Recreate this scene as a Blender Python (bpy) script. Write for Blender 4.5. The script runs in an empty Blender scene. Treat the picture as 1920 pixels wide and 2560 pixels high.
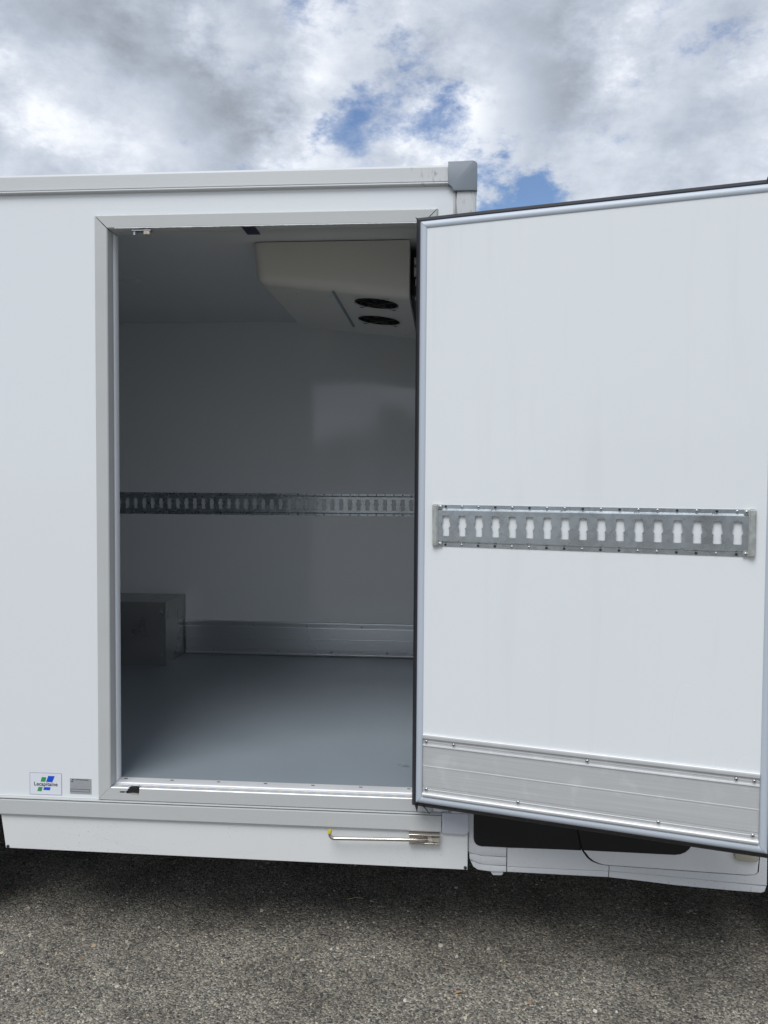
import bpy, bmesh, math, random
from mathutils import Matrix, Vector, noise
random.seed(7)
scene = bpy.context.scene
COL = scene.collection
R = math.radians

# ------------------------------------------------------------------ camera
CAM = Vector((0.0, -2.5411, 1.60))
YAW, PITCH, ROLL, FPX = -0.0775, -0.0376, 0.0066, 1986.8
_f = Vector((math.sin(YAW)*math.cos(PITCH), math.cos(YAW)*math.cos(PITCH), math.sin(PITCH)))
_r0 = Vector((math.cos(YAW), -math.sin(YAW), 0)); _u0 = _r0.cross(_f)
_r = math.cos(ROLL)*_r0 + math.sin(ROLL)*_u0; _u = -math.sin(ROLL)*_r0 + math.cos(ROLL)*_u0
cam_data = bpy.data.cameras.new('camera')
cam = bpy.data.objects.new('camera', cam_data); COL.objects.link(cam)
m3 = Matrix((_r, _u, -_f)).transposed().to_4x4(); m3.translation = CAM
cam.matrix_world = m3
cam_data.sensor_fit = 'VERTICAL'; cam_data.sensor_height = 36.0
cam_data.lens = 36.0*FPX/2560.0
cam_data.clip_start = 0.05; cam_data.clip_end = 3000.0
scene.camera = cam
scene.cycles.max_bounces = 9; scene.cycles.diffuse_bounces = 8; scene.cycles.glossy_bounces = 3
scene.view_settings.view_transform = 'Standard'
scene.view_settings.look = 'None'
scene.view_settings.exposure = 0.60
scene.view_settings.gamma = 1.0

# ------------------------------------------------------------------ sky
SUN_EL, SUN_AZ = R(55), R(200)          # azimuth clockwise from +Y: behind the camera, a little to the left
world = bpy.data.worlds.new('World'); scene.world = world; world.use_nodes = True
W = world.node_tree; W.nodes.clear()
def wn(t, **k):
    n = W.nodes.new(t)
    for a, b in k.items(): setattr(n, a, b)
    return n
def wl(a, b): W.links.new(a, b)
def wmath(op, a, b=None, clamp=False):
    n = wn('ShaderNodeMath', operation=op, use_clamp=clamp)
    for i, v in enumerate((a, b)):
        if v is None: continue
        if isinstance(v, (int, float)): n.inputs[i].default_value = v
        else: wl(v, n.inputs[i])
    return n.outputs[0]
w_out = wn('ShaderNodeOutputWorld'); w_bg = wn('ShaderNodeBackground'); w_bg.inputs['Strength'].default_value = 0.10
wl(w_bg.outputs[0], w_out.inputs[0])
sky = wn('ShaderNodeTexSky', sky_type='NISHITA', sun_disc=False)
sky.sun_elevation = SUN_EL; sky.sun_rotation = SUN_AZ
sky.air_density = 1.3; sky.dust_density = 0.6; sky.ozone_density = 1.6
tc = wn('ShaderNodeTexCoord')
def wnoise(scale, detail, rough, vec):
    n = wn('ShaderNodeTexNoise'); n.inputs['Scale'].default_value = scale; n.inputs['Detail'].default_value = detail
    n.inputs['Roughness'].default_value = rough
    wl(vec, n.inputs['Vector']); return n
def wvec(op, a, b=None, scale=None):
    n = wn('ShaderNodeVectorMath', operation=op); wl(a, n.inputs[0])
    if scale is not None: n.inputs['Scale'].default_value = scale
    elif isinstance(b, tuple): n.inputs[1].default_value = b
    else: wl(b, n.inputs[1])
    return n.outputs[0]
ray = tc.outputs['Generated']
sq = wvec('MULTIPLY', ray, (1, 1, 1.7))
n_big = wvec('SUBTRACT', wnoise(7.0, 3.5, 0.58, sq).outputs['Color'], (.5, .5, .5))
n_fine = wvec('SUBTRACT', wnoise(13.0, 6.0, 0.66, sq).outputs['Color'], (.5, .5, .5))
warp1 = wvec('ADD', ray, wvec('ADD', wvec('SCALE', n_big, scale=.09), wvec('SCALE', n_fine, scale=.10)))
def sky_dir(px, py):
    d = _f + _r*(px*1.1573-960)/FPX - _u*(py*1.1573-1280)/FPX
    return d.normalized()
def blob_sum(blobs, vec, TW=1.0):
    tot = None
    for px, py, rad, wgt in blobs:
        d = wn('ShaderNodeVectorMath', operation='DISTANCE'); wl(vec, d.inputs[0]); d.inputs[1].default_value = sky_dir(px, py)
        m = wn('ShaderNodeMapRange', interpolation_type='SMOOTHSTEP'); wl(d.outputs['Value'], m.inputs['Value'])
        m.inputs['From Min'].default_value = 0.0; m.inputs['From Max'].default_value = rad*1.1573/FPX*1.35
        m.inputs['To Min'].default_value = wgt*TW; m.inputs['To Max'].default_value = 0.0
        tot = m.outputs[0] if tot is None else wmath('ADD', tot, m.outputs[0])
    return tot
TONE = [(90,45,130,-.42),(290,120,160,-.48),(500,220,150,-.50),(1190,130,170,-.50),(1340,250,150,-.16),(830,150,120,-.14),(1570,250,140,-.2),
        (80,165,120,.46),(470,110,75,.50),(280,260,140,.36),(645,300,95,.52),(690,80,120,.30),
        (1060,205,105,.46),(965,325,95,.48),(1390,140,110,.34),(1640,150,90,.26),(1230,340,110,.16)]
BLUE = [(735,258,85,.50),(965,272,75,.58),(850,310,110,.38),(675,330,55,.60),(1090,398,95,1.0),(1165,435,90,1.0),(860,190,170,.40),(1480,100,100,.36),(640,10,60,.4)]
sb = wn('ShaderNodeSeparateXYZ'); wl(n_big, sb.inputs[0])
sf = wn('ShaderNodeSeparateXYZ'); wl(n_fine, sf.inputs[0])
tone = wmath('ADD', 0.58, blob_sum(TONE, warp1, .80))
tone = wmath('ADD', tone, wmath('MULTIPLY', sb.outputs[0], .60))
tone = wmath('ADD', tone, wmath('MULTIPLY', sf.outputs[0], 1.05))
ramp = wn('ShaderNodeValToRGB'); wl(tone, ramp.inputs[0])
cr = ramp.color_ramp; cr.elements[0].position = 0.02; cr.elements[0].color = (.245, .275, .32, 1)
cr.elements[1].position = .96; cr.elements[1].color = (.72, .745, .785, 1)
e = cr.elements.new(.42); e.color = (.375, .415, .485, 1)
e = cr.elements.new(.70); e.color = (.50, .54, .61, 1)
cl = wn('ShaderNodeVectorMath', operation='SCALE'); cl.inputs['Scale'].default_value = 9.0; wl(ramp.outputs[0], cl.inputs[0])
gap = wmath('ADD', blob_sum(BLUE, warp1), wmath('ADD', wmath('MULTIPLY', sb.outputs[1], .5), wmath('MULTIPLY', sf.outputs[1], 2.9)))
gm = wn('ShaderNodeMapRange', interpolation_type='SMOOTHSTEP'); wl(gap, gm.inputs['Value'])
gm.inputs['From Min'].default_value = .18; gm.inputs['From Max'].default_value = 1.15
gm.inputs['To Min'].default_value = 0.0; gm.inputs['To Max'].default_value = .92
hsv = wn('ShaderNodeHueSaturation'); hsv.inputs['Saturation'].default_value = 1.25; hsv.inputs['Hue'].default_value = .512; hsv.inputs['Value'].default_value = .80; wl(sky.outputs[0], hsv.inputs['Color'])
mix = wn('ShaderNodeMix', data_type='RGBA'); wl(gm.outputs[0], mix.inputs['Factor'])
wl(cl.outputs[0], mix.inputs['A']); wl(hsv.outputs[0], mix.inputs['B'])
wl(mix.outputs['Result'], w_bg.inputs['Color'])

# ------------------------------------------------------------------ sun (behind thin cloud)
sd = bpy.data.lights.new('sun', 'SUN'); sd.energy = 1.5; sd.angle = R(35); sd.color = (1.0, .99, .975)
sun = bpy.data.objects.new('sun', sd); COL.objects.link(sun)
sv = Vector((math.sin(SUN_AZ)*math.cos(SUN_EL), math.cos(SUN_AZ)*math.cos(SUN_EL), math.sin(SUN_EL)))
sun.rotation_euler = sv.to_track_quat('Z', 'Y').to_euler()
sun.location = sv*30

# ------------------------------------------------------------------ materials
def material(name, base, rough=.5, metal=0.0, coat=0.0, spec=.5):
    m = bpy.data.materials.new(name); m.use_nodes = True
    b = m.node_tree.nodes['Principled BSDF']
    b.inputs['Base Color'].default_value = (*base, 1); b.inputs['Roughness'].default_value = rough
    b.inputs['Metallic'].default_value = metal; b.inputs['Coat Weight'].default_value = coat
    b.inputs['Coat Roughness'].default_value = .08; b.inputs['Specular IOR Level'].default_value = spec
    return m
def vary(m, scale, stretch=(1,1,1), amount=.06, rough_amount=.1, bump=0.0, bump_scale=None, detail=5, tint=None, bump_dist=.002):
    """noise over colour, roughness and relief"""
    nt = m.node_tree; b = nt.nodes['Principled BSDF']; L = nt.links
    base = tuple(b.inputs['Base Color'].default_value); ro = b.inputs['Roughness'].default_value
    t = nt.nodes.new('ShaderNodeTexCoord'); mp = nt.nodes.new('ShaderNodeMapping'); mp.inputs['Scale'].default_value = stretch
    L.new(t.outputs['Object'], mp.inputs['Vector'])
    n = nt.nodes.new('ShaderNodeTexNoise'); n.inputs['Scale'].default_value = scale; n.inputs['Detail'].default_value = detail
    L.new(mp.outputs[0], n.inputs['Vector'])
    r = nt.nodes.new('ShaderNodeValToRGB'); L.new(n.outputs['Fac'], r.inputs[0])
    lo = tuple(max(0, c*(1-amount)) for c in (tint or base[:3])); hi = tuple(min(1, c*(1+amount)) for c in base[:3])
    r.color_ramp.interpolation = 'B_SPLINE'; r.color_ramp.elements[0].position = .15; r.color_ramp.elements[0].color = (*lo, 1)
    r.color_ramp.elements[1].position = .85; r.color_ramp.elements[1].color = (*hi, 1)
    L.new(r.outputs[0], b.inputs['Base Color'])
    mr = nt.nodes.new('ShaderNodeMapRange'); L.new(n.outputs['Fac'], mr.inputs['Value'])
    mr.inputs['From Min'].default_value = .2; mr.inputs['From Max'].default_value = .8; mr.interpolation_type = 'SMOOTHSTEP'
    mr.inputs['To Min'].default_value = max(.02, ro-rough_amount); mr.inputs['To Max'].default_value = min(1, ro+rough_amount)
    L.new(mr.outputs[0], b.inputs['Roughness'])
    if bump:
        n2 = nt.nodes.new('ShaderNodeTexNoise'); n2.inputs['Scale'].default_value = bump_scale or scale; n2.inputs['Detail'].default_value = 3
        L.new(mp.outputs[0], n2.inputs['Vector'])
        bp = nt.nodes.new('ShaderNodeBump'); bp.inputs['Strength'].default_value = bump; bp.inputs['Distance'].default_value = bump_dist
        L.new(n2.outputs['Fac'], bp.inputs['Height']); L.new(bp.outputs[0], b.inputs['Normal'])
    return m
M = {}
M['panel'] = vary(material('white_gelcoat', (.765,.80,.82), .22, coat=.5), 1.3, (1,1,.6), .012, .04, .10, 1.1, detail=2, bump_dist=.004)
M['door_panel'] = vary(material('white_door_gelcoat', (.765,.80,.815), .24, coat=.4), 1.6, (1.4,1,.4), .015, .05, .10, 1.3, detail=2, bump_dist=.004)
M['paint'] = vary(material('painted_aluminium', (.50,.515,.51), .40), 3.0, (.4,1,2.5), .05, .08, .05, 60)
M['rail'] = vary(material('painted_roof_rail', (.60,.62,.63), .38), 3.0, (.3,1,3), .04, .08, .04, 60)
M['skirt'] = vary(material('skirt_paint', (.70,.715,.71), .34), 2.2, (1,1,2), .05, .10, .04, 3)
M['cap'] = vary(material('grey_plastic', (.20,.235,.27), .50), 40, (1,1,1), .04, .05, .05, 300)
M['cap2'] = vary(material('pale_grey_plastic', (.50,.52,.58), .48), 14, (1,1,1), .05, .06, .04, 200)
M['door_alu'] = vary(material('anodised_door_profile', (.50,.555,.62), .50, .1), 5, (1,1,.2), .04, .06)
M['jamb'] = vary(material('jamb_thermal_strip', (.80,.83,.86), .42), 5, (1,1,.2), .04, .06)
M['jamb_grey'] = material('jamb_grey_strip', (.46,.46,.48), .5)
M['rubber'] = vary(material('black_rubber', (.018,.019,.024), .55), 30, (1,1,1), .2, .1)
M['rubber_grey'] = vary(material('dusty_rubber_face', (.075,.085,.105), .6), 20, (1,1,1), .15, .1)
M['galv'] = material('galvanised_steel', (.50,.53,.545), .30, 1.0)
M['zinc'] = vary(material('zinc_end_cap', (.50,.52,.50), .50, .8), 60, (1,1,1), .25, .12)
M['alu'] = vary(material('milled_aluminium', (.78,.79,.80), .38, .3), 9, (.8,1,1), .05, .10)
M['alu_dark'] = vary(material('dull_aluminium_sheet', (.46,.455,.44), .32, .8), 6, (1,1,1), .1, .08)
M['kick_in'] = vary(material('inner_kick_plate', (.66,.68,.70), .28, .8), 3, (.8,1,1), .02, .02, detail=1)
M['steel'] = vary(material('stainless_steel', (.62,.58,.53), .28, 1.0), 20, (.3,1,1), .06, .08)
M['inside'] = vary(material('inner_white_laminate', (.81,.825,.83), .08, coat=.30), 1.2, (1,1,1), .02, .03, .05, 1.8, bump_dist=.01)
M['ceiling'] = vary(material('inner_ceiling_laminate', (.73,.74,.755), .22), 1.2, (1,1,1), .02, .05)
M['floor'] = vary(material('grey_resin_floor', (.25,.288,.322), .45), 2.5, (1,1,1), .07, .08, .25, 260, bump_dist=.001)
M['abs'] = vary(material('evaporator_plastic', (.64,.635,.60), .42), 3, (1,1,1), .03, .06, .03, 80)
M['edge'] = material('worn_sheet_edge', (.42,.42,.42), .4, .8)
M['black'] = material('black_plastic', (.012,.013,.016), .5)
M['mould'] = vary(material('black_moulding', (.010,.011,.014), .42, spec=.35), 200, (1,1,1), .2, .05)
M['cab'] = vary(material('cab_white_paint', (.70,.715,.73), .30, coat=.35), 3, (1,1,1), .03, .06)
M['cab_low'] = vary(material('cab_sill_plastic', (.62,.64,.66), .42), 6, (1,1,2), .05, .08)
M['yellow'] = material('yellow_sleeve', (.52,.46,.02), .5)
M['tape'] = material('navy_tape', (.012,.014,.04), .45)
M['rust'] = vary(material('rusty_catch', (.62,.58,.52), .45, .5), 60, (1,1,1), .5, .1, tint=(.32,.16,.06))
M['sticker'] = material('white_vinyl', (.74,.77,.82), .35)
M['ink_grey'] = material('grey_ink', (.36,.37,.44), .5)
M['ink_dark'] = material('dark_ink', (.03,.03,.07), .5)
M['ink_green'] = material('green_ink', (.045,.30,.09), .45)
M['ink_blue'] = material('blue_ink', (.004,.085,.62), .45)
M['plate_grey'] = material('silver_label', (.42,.44,.45), .4, .3)
M['screw'] = material('screw_head', (.55,.56,.57), .3, 1.0)
M['screw_dark'] = material('screw_hole_dark', (.05,.055,.06), .5, .5)
M['beige'] = vary(material('beige_plastic', (.36,.34,.28), .5), 40, (1,1,1), .15, .05)
M['glass'] = material('dark_cab_glass', (.01,.012,.014), .04, coat=1.0)
M['led'] = None

def specks(m, scale, cut, col, strength, low=None):
    nt = m.node_tree; b = nt.nodes['Principled BSDF']; L = nt.links
    src = b.inputs['Base Color'].links[0].from_socket
    t = nt.nodes.new('ShaderNodeTexCoord')
    n = nt.nodes.new('ShaderNodeTexNoise'); n.inputs['Scale'].default_value = scale; n.inputs['Detail'].default_value = 4; n.inputs['Roughness'].default_value = .7; L.new(t.outputs['Object'], n.inputs['Vector'])
    r = nt.nodes.new('ShaderNodeMapRange'); L.new(n.outputs['Fac'], r.inputs['Value']); r.inputs['From Min'].default_value = cut; r.inputs['From Max'].default_value = cut+.12; r.inputs['To Max'].default_value = strength
    n2 = nt.nodes.new('ShaderNodeTexNoise'); n2.inputs['Scale'].default_value = 2.3; n2.inputs['Detail'].default_value = 3; L.new(t.outputs['Object'], n2.inputs['Vector'])
    r2 = nt.nodes.new('ShaderNodeMapRange'); L.new(n2.outputs['Fac'], r2.inputs['Value']); r2.inputs['From Min'].default_value = .42; r2.inputs['From Max'].default_value = .62
    mu = nt.nodes.new('ShaderNodeMath'); mu.operation = 'MULTIPLY'; L.new(r.outputs[0], mu.inputs[0]); L.new(r2.outputs[0], mu.inputs[1])
    mm = nt.nodes.new('ShaderNodeMix'); mm.data_type = 'RGBA'; L.new(mu.outputs[0], mm.inputs['Factor']); L.new(src, mm.inputs['A']); mm.inputs['B'].default_value = (*col, 1)
    L.new(mm.outputs['Result'], b.inputs['Base Color'])
specks(M['skirt'], 130, .60, (.24,.21,.17), .6)
specks(M['cab_low'], 110, .58, (.22,.20,.17), .6)
specks(M['paint'], 150, .63, (.22,.20,.18), .5)
specks(M['floor'], 320, .56, (.42,.46,.49), .5)
specks(M['floor'], 60, .66, (.16,.19,.21), .25)
specks(M['panel'], 90, .70, (.45,.44,.42), .35)
nt = M['door_panel'].node_tree; b = nt.nodes['Principled BSDF']; L = nt.links
src = b.inputs['Base Color'].links[0].from_socket
t = nt.nodes.new('ShaderNodeTexCoord'); mp = nt.nodes.new('ShaderNodeMapping'); mp.inputs['Scale'].default_value = (16,1,1.1); L.new(t.outputs['Object'], mp.inputs['Vector'])
n = nt.nodes.new('ShaderNodeTexNoise'); n.inputs['Scale'].default_value = 1; n.inputs['Detail'].default_value = 4; n.inputs['Distortion'].default_value = .5; L.new(mp.outputs[0], n.inputs['Vector'])
r = nt.nodes.new('ShaderNodeMapRange'); L.new(n.outputs['Fac'], r.inputs['Value']); r.inputs['From Min'].default_value = .52; r.inputs['From Max'].default_value = .78; r.inputs['To Max'].default_value = .12; r.interpolation_type = 'SMOOTHSTEP'
mm = nt.nodes.new('ShaderNodeMix'); mm.data_type = 'RGBA'; L.new(r.outputs[0], mm.inputs['Factor']); L.new(src, mm.inputs['A']); mm.inputs['B'].default_value = (.56,.57,.58,1)
L.new(mm.outputs['Result'], b.inputs['Base Color'])
specks(M['door_panel'], 70, .70, (.45,.44,.42), .3)
specks(M['abs'], 70, .68, (.40,.37,.32), .4)

# galvanised spangle
nt = M['galv'].node_tree; b = nt.nodes['Principled BSDF']; L = nt.links
t = nt.nodes.new('ShaderNodeTexCoord')
v = nt.nodes.new('ShaderNodeTexVoronoi'); v.inputs['Scale'].default_value = 70; L.new(t.outputs['Object'], v.inputs['Vector'])
n = nt.nodes.new('ShaderNodeTexNoise'); n.inputs['Scale'].default_value = 7; n.inputs['Detail'].default_value = 6; L.new(t.outputs['Object'], n.inputs['Vector'])
hs = nt.nodes.new('ShaderNodeMix'); hs.data_type = 'FLOAT'; hs.inputs['Factor'].default_value = .80
bw = nt.nodes.new('ShaderNodeRGBToBW'); L.new(v.outputs['Color'], bw.inputs[0])
L.new(bw.outputs[0], hs.inputs['A']); L.new(n.outputs['Fac'], hs.inputs['B'])
r = nt.nodes.new('ShaderNodeValToRGB'); L.new(hs.outputs['Result'], r.inputs[0])
r.color_ramp.elements[0].position = .25; r.color_ramp.elements[0].color = (.44,.475,.50,1)
r.color_ramp.elements[1].position = .75; r.color_ramp.elements[1].color = (.64,.70,.735,1); L.new(r.outputs[0], b.inputs['Base Color'])
mr = nt.nodes.new('ShaderNodeMapRange'); L.new(hs.outputs['Result'], mr.inputs['Value']); mr.inputs['To Min'].default_value = .16; mr.inputs['To Max'].default_value = .40
L.new(mr.outputs[0], b.inputs['Roughness'])

# scuffed milled aluminium for the kick plates: long brush lines plus hand smudges
M['kick'] = material('scuffed_kick_plate', (.60,.61,.61), .38, .45)
nt = M['kick'].node_tree; b = nt.nodes['Principled BSDF']; L = nt.links
t = nt.nodes.new('ShaderNodeTexCoord'); mp = nt.nodes.new('ShaderNodeMapping'); mp.inputs['Scale'].default_value = (2,1,260); L.new(t.outputs['Object'], mp.inputs['Vector'])
n1 = nt.nodes.new('ShaderNodeTexNoise'); n1.inputs['Scale'].default_value = 1.0; n1.inputs['Detail'].default_value = 4; L.new(mp.outputs[0], n1.inputs['Vector'])
n2 = nt.nodes.new('ShaderNodeTexNoise'); n2.inputs['Scale'].default_value = 17; n2.inputs['Detail'].default_value = 6; n2.inputs['Distortion'].default_value = .3; L.new(t.outputs['Object'], n2.inputs['Vector'])
sm = nt.nodes.new('ShaderNodeValToRGB'); L.new(n2.outputs['Fac'], sm.inputs[0]); sm.color_ramp.elements[0].position = .54; sm.color_ramp.elements[1].position = .68
ad = nt.nodes.new('ShaderNodeMath'); ad.operation = 'MULTIPLY_ADD'; ad.inputs[1].default_value = .22; L.new(sm.outputs[0], ad.inputs[0]); L.new(n1.outputs['Fac'], ad.inputs[2])
r = nt.nodes.new('ShaderNodeValToRGB'); L.new(ad.outputs[0], r.inputs[0])
r.color_ramp.elements[0].position = .25; r.color_ramp.elements[0].color = (.56,.57,.575,1); r.color_ramp.elements[1].position = .95; r.color_ramp.elements[1].color = (.72,.73,.735,1)
L.new(r.outputs[0], b.inputs['Base Color'])
mr = nt.nodes.new('ShaderNodeMapRange'); L.new(ad.outputs[0], mr.inputs['Value']); mr.inputs['To Min'].default_value = .42; mr.inputs['To Max'].default_value = .58
L.new(mr.outputs[0], b.inputs['Roughness'])

# the roof rail is scuffed and streaked near its front end
nt = M['rail'].node_tree; b = nt.nodes['Principled BSDF']; L = nt.links
src = b.inputs['Base Color'].links[0].from_socket
t = nt.nodes.new('ShaderNodeTexCoord'); mp = nt.nodes.new('ShaderNodeMapping'); mp.inputs['Rotation'].default_value = (0, R(35), 0); mp.inputs['Scale'].default_value = (60,30,14); L.new(t.outputs['Object'], mp.inputs['Vector'])
n = nt.nodes.new('ShaderNodeTexNoise'); n.inputs['Scale'].default_value = 1.0; n.inputs['Detail'].default_value = 3; n.inputs['Distortion'].default_value = .8; L.new(mp.outputs[0], n.inputs['Vector'])
r = nt.nodes.new('ShaderNodeValToRGB'); L.new(n.outputs['Fac'], r.inputs[0]); r.color_ramp.elements[0].position = .54; r.color_ramp.elements[1].position = .72
sp = nt.nodes.new('ShaderNodeSeparateXYZ'); L.new(t.outputs['Object'], sp.inputs[0])
mr = nt.nodes.new('ShaderNodeMapRange'); L.new(sp.outputs[0], mr.inputs['Value']); mr.inputs['From Min'].default_value = -.16; mr.inputs['From Max'].default_value = -.06; mr.inputs['To Max'].default_value = .75
mu = nt.nodes.new('ShaderNodeMath'); mu.operation = 'MULTIPLY'; L.new(r.outputs[0], mu.inputs[0]); L.new(mr.outputs[0], mu.inputs[1])
mm = nt.nodes.new('ShaderNodeMix'); mm.data_type = 'RGBA'; L.new(mu.outputs[0], mm.inputs['Factor']); L.new(src, mm.inputs['A']); mm.inputs['B'].default_value = (.20,.19,.18,1)
L.new(mm.outputs['Result'], b.inputs['Base Color'])

# diffuser of the light strip in the sill: faint warm and cool squares
M['led'] = material('led_strip_diffuser', (.6,.6,.6), .3)
nt = M['led'].node_tree; b = nt.nodes['Principled BSDF']; L = nt.links
t = nt.nodes.new('ShaderNodeTexCoord'); sp = nt.nodes.new('ShaderNodeSeparateXYZ'); L.new(t.outputs['Object'], sp.inputs[0])
s1 = nt.nodes.new('ShaderNodeMath'); s1.operation = 'MULTIPLY'; s1.inputs[1].default_value = 2*math.pi/.042; L.new(sp.outputs[0], s1.inputs[0])
s2 = nt.nodes.new('ShaderNodeMath'); s2.operation = 'SINE'; L.new(s1.outputs[0], s2.inputs[0])
r = nt.nodes.new('ShaderNodeValToRGB'); L.new(s2.outputs[0], r.inputs[0])
r.color_ramp.elements[0].position = .15; r.color_ramp.elements[0].color = (.50,.53,.58,1); r.color_ramp.elements[1].position = .6; r.color_ramp.elements[1].color = (.60,.58,.50,1)
L.new(r.outputs[0], b.inputs['Base Color'])

# asphalt
M['asphalt'] = material('worn_asphalt', (.1,.1,.1), .85)
nt = M['asphalt'].node_tree; b = nt.nodes['Principled BSDF']; L = nt.links
t = nt.nodes.new('ShaderNodeTexCoord')
v = nt.nodes.new('ShaderNodeTexVoronoi'); v.inputs['Scale'].default_value = 150; v.inputs['Randomness'].default_value = 1; L.new(t.outputs['Object'], v.inputs['Vector'])
v2 = nt.nodes.new('ShaderNodeTexVoronoi'); v2.inputs['Scale'].default_value = 330; L.new(t.outputs['Object'], v2.inputs['Vector'])
n = nt.nodes.new('ShaderNodeTexNoise'); n.inputs['Scale'].default_value = 3.2; n.inputs['Detail'].default_value = 8; n.inputs['Roughness'].default_value = .62; L.new(t.outputs['Object'], n.inputs['Vector'])
bw = nt.nodes.new('ShaderNodeRGBToBW'); L.new(v.outputs['Color'], bw.inputs[0])
bw2 = nt.nodes.new('ShaderNodeRGBToBW'); L.new(v2.outputs['Color'], bw2.inputs[0])
mx = nt.nodes.new('ShaderNodeMix'); mx.data_type = 'FLOAT'; mx.inputs['Factor'].default_value = .4; L.new(bw.outputs[0], mx.inputs['A']); L.new(bw2.outputs[0], mx.inputs['B'])
r = nt.nodes.new('ShaderNodeValToRGB'); L.new(mx.outputs['Result'], r.inputs[0])
els = r.color_ramp.elements; els[0].position = .15; els[0].color = (.045,.043,.038,1); els[1].position = .90; els[1].color = (.74,.68,.56,1)
q = els.new(.45); q.color = (.195,.183,.156,1); q = els.new(.72); q.color = (.41,.375,.305,1)
m2 = nt.nodes.new('ShaderNodeMix'); m2.data_type = 'RGBA'; m2.blend_type = 'MULTIPLY'; m2.inputs['Factor'].default_value = .8
r2 = nt.nodes.new('ShaderNodeValToRGB'); L.new(n.outputs['Fac'], r2.inputs[0]); r2.color_ramp.elements[0].position = .3; r2.color_ramp.elements[0].position = .36; r2.color_ramp.elements[0].color = (.52,.51,.50,1); r2.color_ramp.elements[1].position = .58
L.new(r.outputs[0], m2.inputs['A']); L.new(r2.outputs[0], m2.inputs['B']); L.new(m2.outputs['Result'], b.inputs['Base Color'])
bp = nt.nodes.new('ShaderNodeBump'); bp.inputs['Strength'].default_value = .9; bp.inputs['Distance'].default_value = .006; bp.invert = True
L.new(v.outputs['Distance'], bp.inputs['Height'])
bp2 = nt.nodes.new('ShaderNodeBump'); bp2.inputs['Strength'].default_value = .6; bp2.inputs['Distance'].default_value = .003
L.new(bw2.outputs[0], bp2.inputs['Height']); L.new(bp.outputs[0], bp2.inputs['Normal']); L.new(bp2.outputs[0], b.inputs['Normal'])

# stone chips, each with a tone of its own
M['chips'] = material('stone_chips', (.2,.19,.17), .8)
nt = M['chips'].node_tree; b = nt.nodes['Principled BSDF']; L = nt.links
g = nt.nodes.new('ShaderNodeNewGeometry'); r = nt.nodes.new('ShaderNodeValToRGB'); L.new(g.outputs['Random Per Island'], r.inputs[0])
els = r.color_ramp.elements; els[0].position = 0; els[0].color = (.055,.055,.055,1); els[1].position = 1; els[1].color = (.66,.62,.54,1)
for p_, c_ in ((.25,(.075,.071,.063)),(.52,(.18,.169,.143)),(.78,(.35,.32,.255)),(.93,(.60,.54,.42)),(.975,(.32,.18,.08)),(.985,(.55,.54,.50))):
    q = els.new(p_); q.color = (*c_, 1)
t = nt.nodes.new('ShaderNodeTexCoord'); n = nt.nodes.new('ShaderNodeTexNoise'); n.inputs['Scale'].default_value = 3.2; n.inputs['Detail'].default_value = 8; n.inputs['Roughness'].default_value = .62; L.new(t.outputs['Object'], n.inputs['Vector'])
r2 = nt.nodes.new('ShaderNodeValToRGB'); L.new(n.outputs['Fac'], r2.inputs[0]); r2.color_ramp.elements[0].position = .36; r2.color_ramp.elements[0].color = (.60,.59,.58,1); r2.color_ramp.elements[1].position = .58
m2 = nt.nodes.new('ShaderNodeMix'); m2.data_type = 'RGBA'; m2.blend_type = 'MULTIPLY'; m2.inputs['Factor'].default_value = .8
L.new(r.outputs[0], m2.inputs['A']); L.new(r2.outputs[0], m2.inputs['B']); L.new(m2.outputs['Result'], b.inputs['Base Color'])

# ------------------------------------------------------------------ helpers
TRUCK_LOC = Vector((-.6, 1.05, 0))
def link(o, parent=None, inv=None):
    COL.objects.link(o)
    if parent is not None:
        o.parent = parent
        if inv is not None: o.matrix_parent_inverse = inv
    return o
def from_bm(name, bm, mat, parent=None, inv=None, smooth=None):
    bmesh.ops.recalc_face_normals(bm, faces=bm.faces[:])
    me = bpy.data.meshes.new(name); bm.to_mesh(me); bm.free()
    me.materials.append(M[mat] if isinstance(mat, str) else mat)
    if smooth is not None:
        me.polygons.foreach_set('use_smooth', [True]*len(me.polygons))
        me.set_sharp_from_angle(angle=R(smooth))
    return link(bpy.data.objects.new(name, me), parent, inv)
def bm_box(bm, x0, x1, y0, y1, z0, z1):
    vs = [bm.verts.new((x, y, z)) for x in (x0, x1) for y in (y0, y1) for z in (z0, z1)]
    for f in ((0,1,3,2),(4,6,7,5),(0,4,5,1),(2,3,7,6),(0,2,6,4),(1,5,7,3)): bm.faces.new([vs[i] for i in f])
    return vs
def box(name, x, y, z, mat, parent, inv=None, bevel=.002, seg=2):
    bm = bmesh.new(); bm_box(bm, *x, *y, *z)
    if bevel: bmesh.ops.bevel(bm, geom=bm.edges[:], offset=bevel, segments=seg, affect='EDGES', profile=.7)
    return from_bm(name, bm, mat, parent, inv, 35)
def prism(name, pts, y0, y1, mat, parent, inv=None, bevel=0.0, seg=3):
    """outline in X-Z, front face at y0, back at y1; the front rim is rounded"""
    bm = bmesh.new()
    a = [bm.verts.new((p[0], y0, p[1])) for p in pts]; c = [bm.verts.new((p[0], y1, p[1])) for p in pts]
    n = len(pts); front = bm.faces.new(a); bm.faces.new(c[::-1])
    for i in range(n): bm.faces.new((a[i], c[i], c[(i+1) % n], a[(i+1) % n]))
    if bevel:
        bmesh.ops.bevel(bm, geom=list(front.edges), offset=bevel, segments=seg, affect='EDGES', profile=.6, clamp_overlap=True)
    bmesh.ops.triangulate(bm, faces=[f for f in bm.faces if len(f.verts) > 4])
    return from_bm(name, bm, mat, parent, inv, 40)
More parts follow.
